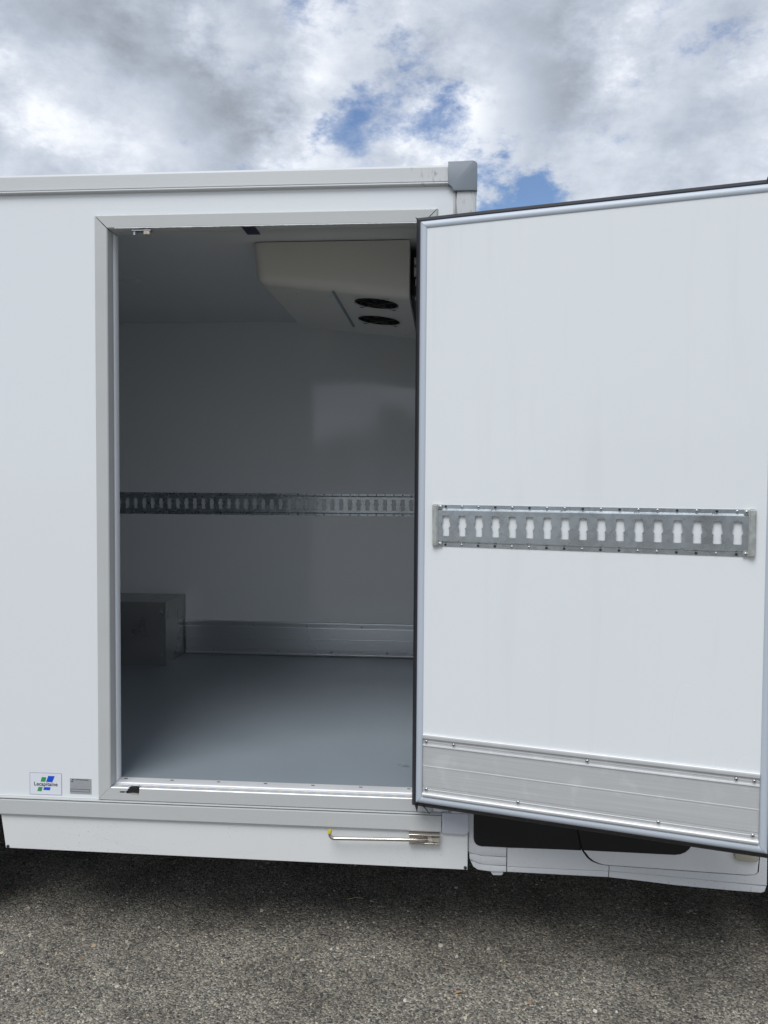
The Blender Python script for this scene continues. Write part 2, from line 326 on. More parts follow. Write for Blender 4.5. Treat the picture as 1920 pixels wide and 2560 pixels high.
def extrude(name, pts, axis, a0, a1, mat, parent, inv=None, smooth=None):
    """closed section swept along an axis. axis X: pts=(y,z); axis Z: pts=(x,y)"""
    bm = bmesh.new()
    def P(p, a): return (a, p[0], p[1]) if axis == 'X' else (p[0], p[1], a)
    A = [bm.verts.new(P(p, a0)) for p in pts]; B = [bm.verts.new(P(p, a1)) for p in pts]; n = len(pts)
    for i in range(n): bm.faces.new((A[i], A[(i+1) % n], B[(i+1) % n], B[i]))
    bm.faces.new(A[::-1]); bm.faces.new(B)
    bmesh.ops.triangulate(bm, faces=[f for f in bm.faces if len(f.verts) > 4])
    return from_bm(name, bm, mat, parent, inv, smooth)
def mitred(names, x0, x1, z0, z1, prof, mat, parent, inv=None, gap=.0008, sides='LRTB', smooth=35):
    """four mitred bars round a rectangle; prof = (inset from the edge, y), closed section"""
    out = []
    for s in sides:
        bm = bmesh.new(); A, B = [], []
        for o, y in prof:
            if s == 'L': A.append((x0+o, y, z0+o+gap)); B.append((x0+o, y, z1-o-gap))
            if s == 'R': A.append((x1-o, y, z0+o+gap)); B.append((x1-o, y, z1-o-gap))
            if s == 'T': A.append((x0+o+gap, y, z1-o)); B.append((x1-o-gap, y, z1-o))
            if s == 'B': A.append((x0+o+gap, y, z0+o)); B.append((x1-o-gap, y, z0+o))
        A = [bm.verts.new(p) for p in A]; B = [bm.verts.new(p) for p in B]; n = len(prof)
        for i in range(n): bm.faces.new((A[i], A[(i+1) % n], B[(i+1) % n], B[i]))
        bm.faces.new(A[::-1]); bm.faces.new(B)
        bmesh.ops.triangulate(bm, faces=[f for f in bm.faces if len(f.verts) > 4])
        out.append(from_bm(names, bm, mat, parent, inv, smooth))
    return out
def filled(outlines, depth=0.0):
    """flat mesh in X-Y from closed outlines (first = rim, others = holes), optionally thick"""
    cu = bpy.data.curves.new('tmp', 'CURVE'); cu.dimensions = '2D'; cu.fill_mode = 'BOTH' if depth else 'FRONT'; cu.extrude = depth/2
    for pts in outlines:
        s = cu.splines.new('POLY'); s.points.add(len(pts)-1); s.use_cyclic_u = True
        for p, c in zip(s.points, pts): p.co = (c[0], c[1], 0, 1)
    o = bpy.data.objects.new('tmp', cu); COL.objects.link(o)
    dg = bpy.context.evaluated_depsgraph_get(); dg.update()
    me = bpy.data.meshes.new_from_object(o.evaluated_get(dg))
    bpy.data.objects.remove(o); bpy.data.curves.remove(cu)
    bm = bmesh.new(); bm.from_mesh(me); bpy.data.meshes.remove(me)
    bmesh.ops.remove_doubles(bm, verts=bm.verts[:], dist=1e-6)
    return bm
def tube(name, path, rad, mat, parent, inv=None, n=12):
    bm = bmesh.new(); rings = []
    path = [Vector(p) for p in path]
    for i, p in enumerate(path):
        d = (path[min(i+1, len(path)-1)]-path[max(i-1, 0)]).normalized()
        a = d.orthogonal().normalized() if i == 0 else (rings_a - d*rings_a.dot(d)).normalized()
        rings_a = a; c = d.cross(a)
        rr = rad[i] if isinstance(rad, (list, tuple)) else rad
        rings.append([bm.verts.new(p + a*math.cos(2*math.pi*k/n)*rr + c*math.sin(2*math.pi*k/n)*rr) for k in range(n)])
    for A, B in zip(rings, rings[1:]):
        for k in range(n): bm.faces.new((A[k], A[(k+1) % n], B[(k+1) % n], B[k]))
    bm.faces.new(rings[0][::-1]); bm.faces.new(rings[-1])
    return from_bm(name, bm, mat, parent, inv, 50)
def arc(cx, cz, r, a0, a1, n=6):
    return [(cx+r*math.cos(R(a0+(a1-a0)*i/n)), cz+r*math.sin(R(a0+(a1-a0)*i/n))) for i in range(n+1)]
def screw_mesh(name, r, h, mat, socket=True):
    """domed head pointing to -Y with a dark socket"""
    bm = bmesh.new(); n = 12; prof = [(r, 0), (r*.95, -h*.5), (r*.7, -h*.92), (r*.34, -h), (r*.30, -h*.55)]
    rings = [[bm.verts.new((math.cos(2*math.pi*k/n)*a, y, math.sin(2*math.pi*k/n)*a)) for k in range(n)] for a, y in prof]
    for A, B in zip(rings, rings[1:]):
        for k in range(n): bm.faces.new((A[k], A[(k+1) % n], B[(k+1) % n], B[k]))
    last = bm.faces.new(rings[-1]); last.material_index = 1
    bmesh.ops.recalc_face_normals(bm, faces=bm.faces[:])
    me = bpy.data.meshes.new(name); bm.to_mesh(me); bm.free()
    me.materials.append(M[mat]); me.materials.append(M['black'])
    me.polygons.foreach_set('use_smooth', [True]*len(me.polygons)); me.set_sharp_from_angle(angle=R(45))
    return me
def put(name, me, loc, parent, inv=None, roty=0.0):
    o = bpy.data.objects.new(name, me); o.location = loc; o.rotation_euler.y = roty
    return link(o, parent, inv)
def text_obj(name, body, size, x, z, y, mat, parent, inv, weight=0.0, stretch=1.0, align='CENTER'):
    cu = bpy.data.curves.new('tmp', 'FONT'); cu.body = body; cu.size = size; cu.align_x = align; cu.extrude = .0002; cu.offset = weight; cu.space_character = 1.03
    o = bpy.data.objects.new('tmp', cu); COL.objects.link(o)
    dg = bpy.context.evaluated_depsgraph_get(); dg.update()
    me = bpy.data.meshes.new_from_object(o.evaluated_get(dg)); bpy.data.objects.remove(o); bpy.data.curves.remove(cu)
    me.transform(Matrix.Translation((x, y, z)) @ Matrix.Rotation(R(90), 4, 'X') @ Matrix.Diagonal((stretch, 1, 1, 1)))
    me.materials.clear(); me.materials.append(M[mat]); me.name = name
    return link(bpy.data.objects.new(name, me), parent, inv)

# ------------------------------------------------------------------ ground
bm = bmesh.new()
vs = [bm.verts.new(p) for p in ((-600,-600,0),(600,-600,0),(600,600,0),(-600,600,0))]; bm.faces.new(vs)
ground = from_bm('ground', bm, 'asphalt'); ground['kind'] = 'structure'
bm = bmesh.new()
def chip(bm, x, y, r, h):
    n = random.choice((5, 6, 6, 7)); a0 = random.random()*6.3; tx, ty = random.uniform(-.35,.35), random.uniform(-.35,.35)
    lo, hi = [], []
    el = random.uniform(.6, 1.0); ea = random.random()*6.3
    for k in range(n):
        a = a0 + 2*math.pi*k/n + random.uniform(-.25,.25); rr = r*random.uniform(.75,1.1)
        px, py = math.cos(a)*rr, math.sin(a)*rr*el
        px, py = px*math.cos(ea)-py*math.sin(ea), px*math.sin(ea)+py*math.cos(ea)
        lo.append(bm.verts.new((x+px, y+py, -.002)))
        hi.append(bm.verts.new((x+px*.72, y+py*.72, h*random.uniform(.8,1.1) + (tx*px+ty*py)*.72)))
    for k in range(n): bm.faces.new((lo[k], lo[(k+1) % n], hi[(k+1) % n], hi[k]))
    bm.faces.new(hi)
for i in range(40000):
    x, y = random.uniform(-2.1, 2.0), random.uniform(-.75, 1.15)
    r_ = min(.011, random.lognormvariate(math.log(.0034), .42))
    chip(bm, x, y, r_, r_*random.uniform(.12, .42))
o = from_bm('stone_chips', bm, 'chips'); o['kind'] = 'stuff'; o['label'] = 'grey and beige stone chips bedded in the asphalt'; o['category'] = 'stone chips'

# a dry leaf and a stalk lying on the asphalt
M['dry_leaf'] = vary(material('dry_leaf', (.36,.23,.11), .7), 120, (1,1,1), .3, .1)
M['stalk'] = material('straw', (.45,.38,.22), .7)
bm = bmesh.new()
lf = [(-.022,0,.003),(-.010,.010,.008),(.006,.011,.006),(.020,.002,.004),(.008,-.009,.010),(-.010,-.008,.006)]
cen = bm.verts.new((0,0,.003)); vv = [bm.verts.new(p) for p in lf]
for k in range(6): bm.faces.new((cen, vv[k], vv[(k+1) % 6]))
o = from_bm('dry_leaf', bm, 'dry_leaf'); o.location = (.055,-.10,.003); o.scale = (.62,.62,.62); o.rotation_euler = (0,0,R(20)); o['label'] = 'small orange-brown dry leaf on the asphalt below the cab sill'; o['category'] = 'leaf'
o = tube('straw_stalk', [(0,0,.006),(.03,.004,.010),(.062,.002,.007)], .0012, 'stalk', None, n=5); o.location = (-.36,.42,0); o.rotation_euler = (0,0,R(8)); o['label'] = 'thin pale straw stalk on dark asphalt under the side skirt'; o['category'] = 'straw'

# ------------------------------------------------------------------ the truck
truck = bpy.data.objects.new('box_truck', None); truck.empty_display_size = .3; truck.location = TRUCK_LOC; COL.objects.link(truck)
truck['label'] = 'white refrigerated box truck with its side cargo door swung open'; truck['category'] = 'truck'
TI = Matrix.Translation(-TRUCK_LOC)
def tbox(name, x, y, z, mat, bevel=.002, parent=None): return box(name, x, y, z, mat, parent or truck, TI if parent is None else None, bevel)
def sub(o, parent):
    """make an already placed object a sub-part of a truck part built in world coordinates"""
    o.parent = parent; o.matrix_parent_inverse = Matrix.Identity(4); return o

BX0, BX1 = -3.70, .0875          # box ends
YB = 2.025                       # inner face of the far wall
ZF, ZC = .5805, 2.52             # inner floor and ceiling
OX0, OX1, OZ0, OZ1 = -1.1515, -.0325, .533, 2.4635   # outer rim of the door frame

# side wall with the door opening
bm = filled([[(BX0,.50),(.03,.50),(.03,2.56),(BX0,2.56)], [(OX0+.02,OZ0+.03),(OX1-.02,OZ0+.03),(OX1-.02,OZ1-.02),(OX0+.02,OZ1-.02)]], .068)
bm.transform(Matrix.Translation((0,.040,0)) @ Matrix.Rotation(R(90),4,'X'))
side = from_bm('side_wall', bm, 'panel', truck, TI)
tbox('far_wall', (BX0,.0198), (YB,YB+.075), (.50,2.56), 'inside', 0)
tbox('rear_wall', (BX0-.07,BX0), (.0,YB+.075), (.46,2.60), 'inside', 0)
tbox('front_wall', (.02,.084), (.08,YB+.09), (.47,2.595), 'inside', 0)
tbox('ceiling', (BX0,.02), (.075,YB), (ZC,2.59), 'ceiling', 0)
tbox('cargo_floor', (BX0,.02), (.0745,YB), (.50,ZF), 'floor', 0)
tbox('roof', (BX0-.06,.08), (.05,YB+.09), (2.591,2.603), 'rail', .004)

# roof rail, corner cap, corner post, lower rail
extrude('roof_rail', [(.02,2.533),(-.001,2.533),(-.001,2.5342),(-.0070,2.5352),(-.0085,2.5375),(-.0080,2.5408),(.0010,2.5418),(.0010,2.5445),(-.004,2.5456),(-.004,2.588),(.000,2.5945),(.008,2.5985),(.05,2.6035),(.05,2.533)], 'X', BX0-.06, -.0025, 'rail', truck, TI)
extrude('roof_rail', [(YB+.05,2.533),(YB+.10,2.533),(YB+.10,2.59),(YB+.09,2.60),(YB+.05,2.604)], 'X', BX0-.06, .06, 'rail', truck, TI)
capo = [(-.0025,2.6025)]+[(.0885-.014+p[0],2.6035-.014+p[1]) for p in arc(0,0,.014,90,0,7)]+[(.0885,2.5115),(.0142,2.5115),(.0132,2.520)]+arc(.001,2.520,.0115,10,85,4)+[(-.0025,2.5325)]
prism('corner_cap', capo, -.012, .10, 'cap', truck, TI, .0022)
prism('corner_cap', [(-.0025,2.5115),(.0885,2.5115),(.0885,2.6035),(-.0025,2.6035)], YB+.02, YB+.112, 'cap', truck, TI, .004)
post = extrude('corner_post', [(.0145,.03),(.0145,.000),(.0205,-.001),(.0222,.003),(.0250,.003),(.0262,-.004),(.0300,-.005),(.076,-.005),(.083,-.002),(.0870,.005),(.0872,.10),(.03,.10)], 'Z', .535, 2.5112, 'rail', truck, TI)
extrude('lower_rail', [(.03,.5325),(.003,.5325),(.003,.5312),(-.0045,.5300),(-.0055,.5275),(.0025,.5265),(.0025,.5238),(-.005,.5225),(-.006,.520),(-.006,.474),(-.003,.469),(.004,.4665),(.03,.4665)], 'X', BX0-.06, -.0045, 'paint', truck, TI)
extrude('lower_rail', [(YB+.05,.533),(YB+.10,.533),(YB+.10,.467),(YB+.05,.467)], 'X', BX0-.06, .06, 'paint', truck, TI)
prism('lower_corner_cap', [(-.0030,.4655),(.070,.4625)]+[(.0835-.014+p[0],.4625+.014+p[1]) for p in arc(0,0,.014,-60,0,5)]+[(.0835,.5345),(-.0030,.5345)], -.008, .06, 'cap2', truck, TI, .006)

# side skirt below the rail
sk = prism('side_skirt', [(-1.4785,.3505),(.0815,.3445),(.0815,.4800),(-1.496,.4800)], .006, .012, 'skirt', truck, TI, .0012, 1)
M_BOLT = screw_mesh('skirt_bolt', .0055, .004, 'screw_dark'); M_RIV = screw_mesh('rivet', .0058, .0042, 'screw'); M_SCR = screw_mesh('rail_screw', .0042, .0022, 'screw'); M_SCRD = screw_mesh('rail_screw_dark', .0040, .0015, 'screw_dark'); M_SCRS = screw_mesh('end_screw', .0050, .0025, 'screw')
for x_, z_ in ((-1.4705,.3565),(.0745,.3515)): sub(put('bolt', M_BOLT, (x_, .006, z_), None), sk)
tbox('side_skirt', (-1.49,.08), (YB+.03,YB+.05), (.33,.50), 'skirt', .001)
tbox('underframe', (BX0,.08), (.03,YB+.03), (.485,.4995), 'black', 0)
for y_ in (.55,1.45): tbox('chassis_beam', (BX0,2.4), (y_,y_+.08), (.36,.484), 'black', .004)

tbox('far_light_block', (-1.35,-.15), (1.55,2.0), (.10,.484), 'black', .03)  # unseen block added to stop far-side light reaching the ground under the box
tbox('mid_light_block', (-1.40,-.30), (.95,1.40), (.20,.484), 'black', .04)  # second unseen block, added to keep the ground below dark
tbox('cab_light_block', (.00,1.00), (.85,1.95), (.14,.50), 'black', .04)  # unseen block under the cab, added to shut out light
# ------------------------------------------------------------------ door frame in the side wall
FW = .045
FP = [(0,.020),(0,.0050),(.0015,.0020),(.0050,-.0022),(.0420,-.0022),(FW,.0005),(.0465,.026),(.030,.026)]
for s_, o in zip('LRT', mitred('door_frame', OX0, OX1, OZ0-.002, OZ1, FP, 'paint', truck, TI, gap=.0020, sides='LRT')):
    if s_ == 'L': frame_left = o
# jamb lining: grey strip then the pale thermal strip
mitred('jamb_strip', OX0+FW-.0015, OX1-FW+.0015, OZ0+FW-.004, OZ1-FW+.001, [(0,.0262),(.003,.0262),(.003,.041),(0,.041)], 'jamb_grey', truck, TI, sides='LRT')
mitred('jamb_lining', OX0+FW-.004, OX1-FW+.004, OZ0+FW-.004, OZ1-FW+.004, [(0,.0415),(.0075,.0415),(.009,.044),(.009,.074),(.0075,.0765),(-.012,.0765),(-.012,.0415)], 'jamb', truck, TI, sides='LR')
# header soffit with its gasket channel
extrude('header_lining', [(.0265,2.4190),(.0265,2.4175),(.040,2.4175),(.041,2.4215),(.046,2.4215),(.047,2.4175),(.0755,2.4175),(.0765,2.4190),(.0765,2.46),(.0265,2.46)], 'X', OX0+FW+.006, OX1-FW-.006, 'paint', truck, TI)
# sill: face with the cut-out for the lock, tread, light strip
cut = [(-1.047,.5735),(-1.0485,.5670),(-1.053,.5640),(-1.0735,.5635)]+[(-1.0735+p[0],.5608+p[1]) for p in arc(0,0,.0027,100,260,5)]+[(-1.056,.5577),(-1.050,.5560),(-1.030,.5530),(-1.0095,.5515),(-1.0080,.5735)]
sill = prism('door_sill', [(OX0+.002,.5335),(OX1-.002,.5335),(OX1-.041,.5735)]+cut[::-1]+[(OX0+.041,.5735)], -.0022, .0008, 'paint', truck, TI, .0006, 1)
extrude('sill_tread', [(.0010,.5345),(.0010,.5736),(.0022,.5752),(.0040,.5752),(.0048,.5742),(.0270,.5748),(.0278,.5768),(.0320,.5772),(.0335,.5762),(.0360,.5762),(.0375,.5790),(.0410,.5795),(.0425,.5800),(.0500,.5812),(.0735,.5826),(.0744,.5812),(.0744,.5345)], 'X', OX0+.043, OX1-.043, 'alu', truck, TI)
tbox('light_strip', (OX0+.048,OX1-.048), (.0052,.0266), (.5735,.5756), 'led', 0)
bm = bmesh.new(); bm_box(bm, -.0055,.0055, -.0018,.0018, -.0006,.0006); bmesh.ops.recalc_face_normals(bm, faces=bm.faces[:])
slot_me = bpy.data.meshes.new('sill_slot'); bm.to_mesh(slot_me); bm.free(); slot_me.materials.append(M['black'])
for i in range(7): sub(put('slot', slot_me, (-1.08+.1612*i, .0615, .5824), None), sill)
lk = prism('lock_recess', [(-1.082,.548),(-1.004,.548),(-1.004,.5730),(-1.082,.5730)], .0004, .0009, 'black', truck, TI)
sub(prism('lock_tongue', [(-1.0595,.5580),(-1.0540,.5578),(-1.0535,.5628),(-1.0590,.5632)], -.0012, .0002, 'beige', None), lk)
sub(prism('lock_plate', [(-1.050,.5565),(-1.030,.5535),(-1.0105,.5520),(-1.0110,.5575),(-1.030,.5590)], -.0005, .0002, 'beige', None), lk)
sub(box('lock_notch', (-1.0440,-1.0095), (.0003,.0160), (.5700,.5761), 'black', None, bevel=0), lk)
sub(tube('lock_rim', [(-1.049,.001,.5690),(-1.047,.004,.5765),(-1.040,.012,.5775),(-1.030,.0165,.5772),(-1.016,.0165,.5772),(-1.0085,.006,.5770)], .0022, 'zinc', None, n=8), lk)

# upper catch, tape and the ragged sealant under the header
ck = tbox('upper_catch', (-1.026,-.962), (.002,.020), (2.4105,2.4140), 'screw', .0005)
sub(tube('pin', [(-1.020,.011,2.4150),(-1.020,.011,2.3985)], .0048, 'screw', None), ck)
sub(box('latch_block', (-.987,-.967), (.003,.024), (2.3990,2.4172), 'rust', None, bevel=.003), ck)
tbox('tape', (-.662,-.619), (.001,.0775), (2.4145,2.4170), 'tape', 0)
pts = []
x_ = OX0+.07
bm = bmesh.new(); prev = None
while x_ < OX1-.06:
    h_ = .0016 + .0012*noise.noise((x_*23, 1, 0)) + .0010*noise.noise((x_*90, 5, 0))
    ring = [bm.verts.new((x_, -.0018, 2.4205)), bm.verts.new((x_, -.0034, 2.4188-h_*.5)), bm.verts.new((x_, -.0010, 2.4180-h_)), bm.verts.new((x_, .004, 2.4186))]
    if prev:
        for k in range(3): bm.faces.new((prev[k], prev[k+1], ring[k+1], ring[k]))
    prev = ring; x_ += .004
from_bm('sealant_bead', bm, 'rail', truck, TI, 60)

# ------------------------------------------------------------------ lashing rails
def slot_outline(cx, flip=False):
    h, w, b_ = .0312, .0108, .0140
    left = [(-w,h),(-w*.98,.013),(-b_,.0075),(-b_,-.0005),(-w*.80,-.0075),(-w,-.013),(-w,-h)]
    right = [(w,-h),(w,-.013),(w*.80,-.0075),(b_,-.0005),(b_,.0075),(w*.98,.013),(w,h)]
    c = .0022
    left = [(-w+c,h),(-w,h-c)]+left[1:-1]+[(-w,-h+c),(-w+c,-h)]
    right = [(w-c,-h),(w,-h+c)]+right[1:-1]+[(w,h-c),(w-c,h)]
    return [(cx+p[0], p[1]) for p in left+right]
def lashing_rail(name, x0, x1, slots, holes, parent, inv, zc, yw):
    """folded plate on a wall: wall face at yw, plate towards -Y. slots = centre x"""
    half = .0635
    outl = [[(x0,-half),(x1,-half),(x1,half),(x0,half)]]
    outl += [slot_outline(s) for s in slots]
    outl += [[(hx+.0040*math.cos(2*math.pi*k/10), hv+.0040*math.sin(2*math.pi*k/10)) for k in range(10)] for hx, hv in holes]
    bm = filled(outl)
    for cv in (-.0520,-.0460,.0460,.0520):
        bmesh.ops.bisect_plane(bm, geom=bm.verts[:]+bm.edges[:]+bm.faces[:], plane_co=(0,cv,0), plane_no=(0,1,0), dist=1e-6)
    for v_ in bm.verts:
        a = abs(v_.co.y); d = .0018 if a >= .0519 else (.0080 if a <= .0461 else .0018+(.0062*(.0520-a)/.006))
        v_.co = Vector((v_.co.x, yw-d, zc+v_.co.y))
    bmesh.ops.recalc_face_normals(bm, faces=bm.faces[:])
    if sum(f.normal.y*f.calc_area() for f in bm.faces) > 0: bmesh.ops.reverse_faces(bm, faces=bm.faces[:])
    bmesh.ops.solidify(bm, geom=bm.faces[:], thickness=.0020)
    return from_bm(name, bm, 'galv', parent, inv)

far_slots = [-1.9229+.0508*i for i in range(-6, 40) if -1.9229+.0508*i < -.02]
far_rail = lashing_rail('lashing_rail', -2.25, -.01, far_slots, [(-2.0+.2032*i+.03, .0485) for i in range(10)]+[(-2.0+.2032*i-.04, -.0485) for i in range(10)], truck, TI, 1.467, YB)
for i, s in enumerate(far_slots):
    dark = (i % 3 == 0)
    for sg in (1, -1):
        me = M_SCRD if dark else M_SCR
        o = put('screw', me, (s, YB-.0022, 1.467+sg*.0578), None); sub(o, far_rail)

# interior kick plate
def kick_section(z0, yb):
    P = [(.1990,.003),(.1990,-.004),(.1965,-.0068),(.1930,-.0074),(.1868,-.0074),(.1852,-.0070),(.1840,-.0005),(.1815,-.0005),(.1805,-.0014),(.1762,-.0014),(.1752,-.0030),(.1742,-.0014),(.1668,-.0014),(.1655,-.0052),(.1625,-.0060),(.1600,-.0026),
         (.1000,-.0026),(.0990,-.0030),(.0960,-.0030),(.0945,-.0024),(.0358,-.0024),(.0350,.0006),(.0332,.0006),(.0324,-.0014),(.0262,-.0014),(.0252,-.0030),(.0242,-.0014),(.0160,-.0014),(.0140,-.0062),(.0105,-.0084),(.0060,-.0084),(.0022,-.0060),(0,.003)]
    return [(yb+p[1], z0+p[0]) for p in P]
ik = extrude('kick_plate', kick_section(.5815, YB-.0035), 'X', -1.526, .0, 'kick_in', truck, TI)
for x_ in (-1.513,-1.118,-.80,-.48,-.16): sub(put('rivet', M_RIV, (x_, YB-.0047, .7570), None), ik)
for x_ in (-1.513,-1.352,-.97,-.655,-.33,-.08): sub(put('rivet', M_RIV, (x_, YB-.0052, .6082), None), ik)

# wheel housing box in the cargo space
wb = tbox('wheel_housing', (-2.50,-1.531), (1.695,YB-.001), (ZF,.932), 'alu_dark', .003)
sub(box('edge_angle', (-1.5345,-1.5275), (1.692,1.6985), (ZF+.002,.9345), 'edge', None, bevel=.001), wb)
sub(box('edge_angle', (-1.5400,-1.5265), (1.699,YB-.001), (.9290,.9348), 'alu_dark', None, bevel=.001), wb)
sub(box('edge_angle', (-1.5315,-1.5262), (YB-.006,YB-.001), (ZF+.002,.9285), 'edge', None, bevel=.001), wb)

for z_ in (.64,.76,.88): sub(put('rivet', M_RIV, (-1.553, 1.695, z_), None), wb)
for x_ in (-1.62,-1.80): sub(put('rivet', M_RIV, (x_, 1.695, .915), None), wb)
# scuff on the floor beside the door
bm = bmesh.new()
for k in range(10):
    cx_, cy_ = -.138+random.uniform(-.018,.016), .279+random.uniform(-.012,.012); n_ = 7
    vv = [bm.verts.new((cx_+math.cos(6.283*j/n_)*random.uniform(.004,.010), cy_+math.sin(6.283*j/n_)*random.uniform(.001,.004), ZF+.0006+k*.00005)) for j in range(n_)]
    bm.faces.new(vv)
from_bm('scuff_mark', bm, 'cap', truck, TI)
# lamp base on the ceiling
lp = tbox('ceiling_lamp', (-1.535,-1.42), (1.012,1.045), (ZC-.006,ZC-.0002), 'ceiling', .002)
bm = bmesh.new(); bmesh.ops.create_uvsphere(bm, u_segments=14, v_segments=8, radius=.021); bm.transform(Matrix.Translation((-1.424,1.036,ZC-.004)) @ Matrix.Diagonal((1,1,.42,1)))
sub(from_bm('lamp_dome', bm, 'abs', None, None, 60), lp)
tbox('interior_front_profile', (.012,.020), (.09,YB), (ZF,.77), 'kick', .001)

# ------------------------------------------------------------------ evaporator under the ceiling
EX0, EX1, EY0, EY1 = -.755, -.146, .500, 1.43
def ebz(x): return 2.362 + (x-EX0)*(2.300-2.362)/(EX1-EX0)
bm = bmesh.new()
t_ = [(EX0,EY0),(EX1,EY0),(EX1,EY1),(EX0,EY1)]
top = [bm.verts.new((x, y, ZC-.004)) for x, y in t_]
botm = []
for x, y in t_:
    dx = .018 if x == EX0 else 0; dy = .006 if y == EY0 else -.03
    botm.append(bm.verts.new((x+dx, y+dy, ebz(x)+ (0 if y == EY0 else .002))))
bm.faces.new(top[::-1]); fb = bm.faces.new(botm)
for i in range(4): bm.faces.new((top[i], top[(i+1) % 4], botm[(i+1) % 4], botm[i]))
ed = [e_ for e_ in bm.edges if (fb in e_.link_faces and not all(v_.co.x > EX1-.01 for v_ in e_.verts))]
ed += [e_ for e_ in bm.edges if abs(e_.verts[0].co.z-e_.verts[1].co.z) > .05 and max(v_.co.x for v_ in e_.verts) < EX0+.03]
bmesh.ops.bevel(bm, geom=list(set(ed)), offset=.040, segments=6, affect='EDGES', profile=.5)
fb = max((f for f in bm.faces if f.normal.z < -.7 or f.normal.z > .7), key=lambda f: f.calc_area() if f.calc_center_median().z < 2.42 else 0)
bm.faces.remove(fb)
evap = from_bm('evaporator', bm, 'abs', truck, TI, 35)
# underside plate with two fan wells
FANS = [(-.285,.665,.088),(-.303,1.005,.092)]
px0, px1, py0, py1 = EX0+.045, EX1-.0005, EY0+.040, EY1-.062
circ = lambda cx, cy, r: [(cx+r*math.cos(2*math.pi*k/32), cy+r*math.sin(2*math.pi*k/32)) for k in range(32)]
bm = filled([[(px0,py0),(px1,py0),(px1,py1),(px0,py1)]]+[circ(*f) for f in FANS])
for v_ in bm.verts: v_.co.z = ebz(v_.co.x) + .0015
sub(from_bm('underside_plate', bm, 'abs', None), evap)
bm = bmesh.new(); bm_box(bm, -.444,-.434, EY0+.02,1.20, 0,.006)
for v_ in bm.verts: v_.co.z += ebz(v_.co.x)-.0035
sub(from_bm('underside_groove', bm, 'cap', None), evap)
for cx_, cy_, r_ in FANS:
    z_ = ebz(cx_)
    bm = bmesh.new(); n_ = 32
    A = [bm.verts.new((cx_+r_*math.cos(6.28319*k/n_), cy_+r_*math.sin(6.28319*k/n_), ebz(cx_+r_*math.cos(6.28319*k/n_))+.001)) for k in range(n_)]
    B = [bm.verts.new((v_.co.x, v_.co.y, z_+.07)) for v_ in A]
    for k in range(n_): bm.faces.new((A[k], A[(k+1) % n_], B[(k+1) % n_], B[k]))
    bm.faces.new(B)
    for k in range(7):
        a_ = 6.28319*k/7; vv = []
        for rr, da, dz in ((.3,0,0),(.92,-.1,0),(.95,.55,.02),(.3,.7,.02)):
            vv.append(bm.verts.new((cx_+rr*r_*math.cos(a_+da), cy_+rr*r_*math.sin(a_+da), z_+.025+dz)))
        bm.faces.new(vv)
    fan = from_bm('fan', bm, 'black', None); sub(fan, evap)
    bm = bmesh.new()
    for rr in (.40,.72,1.0):
        for k in range(n_):
            a0_, a1_ = 6.28319*k/n_, 6.28319*(k+1)/n_
            q_ = []
            for a_ in (a0_, a1_):
                for r2_ in (rr*r_-.0012, rr*r_+.0012):
                    xx = cx_+r2_*math.cos(a_); q_.append(bm.verts.new((xx, cy_+r2_*math.sin(a_), ebz(xx)-.004)))
            bm.faces.new((q_[0], q_[1], q_[3], q_[2]))
    for k in range(4):
        a_ = R(45+90*k); dx, dy = math.cos(a_), math.sin(a_)
        for s0, s1, hw in ((0,1.12,.003),(1.0,1.16,.008)):
            vv = [bm.verts.new((cx_+dx*s*r_-dy*w_, cy_+dy*s*r_+dx*w_, ebz(cx_+dx*s*r_-dy*w_)-.005)) for s, w_ in ((s0*.2,-hw),(s1,-hw),(s1,hw),(s0*.2,hw))] if s0 == 0 else [bm.verts.new((cx_+dx*s*r_-dy*w_, cy_+dy*s*r_+dx*w_, ebz(cx_+dx*s*r_-dy*w_)-.0055)) for s, w_ in ((s0,-hw),(s1,-hw),(s1,hw),(s0,hw))]
            bm.faces.new(vv)
    sub(from_bm('fan_guard', bm, 'black', None), evap)
sub(box('label_strip', (-.262,-.225), (EY0+.048,EY0+.058), (2.3065,2.3078), 'beige', None, bevel=0), evap)
for x_, y_ in ((-.60,.62),(-.60,1.28),(-.20,1.30),(-.46,.60),(-.46,1.30)):
    o = put('screw', M_SCRS, (x_, y_, ebz(x_)+.0012), None); o.rotation_euler = (R(90),0,0); sub(o, evap)
# pipework between the unit and the front wall
sub(box('dark_open_end', (EX1+.001,-.020), (.60,1.36), (2.33,ZC-.02), 'black', None, bevel=.004), evap)  # solid black box stands for the shade inside the unit's open end
sub(tube('pipe', [(-.13,.575,2.455),(-.06,.575,2.455),(.019,.575,2.455)], .016, 'abs', None), evap)
sub(tube('pipe', [(-.13,.57,2.415),(-.09,.57,2.415)], .019, 'abs', None), evap)
sub(tube('pipe', [(-.125,.575,2.375),(-.06,.575,2.375),(.019,.575,2.375)], .014, 'abs', None), evap)
sub(tube('pipe', [(-.125,.585,2.325),(-.08,.585,2.325)], .017, 'abs', None), evap)
sub(tube('cable', [(-.135,.56,2.36),(-.115,.55,2.31),(-.09,.56,2.27),(-.05,.60,2.28),(.0,.62,2.33),(.019,.62,2.36)], .006, 'black', None, n=8), evap)

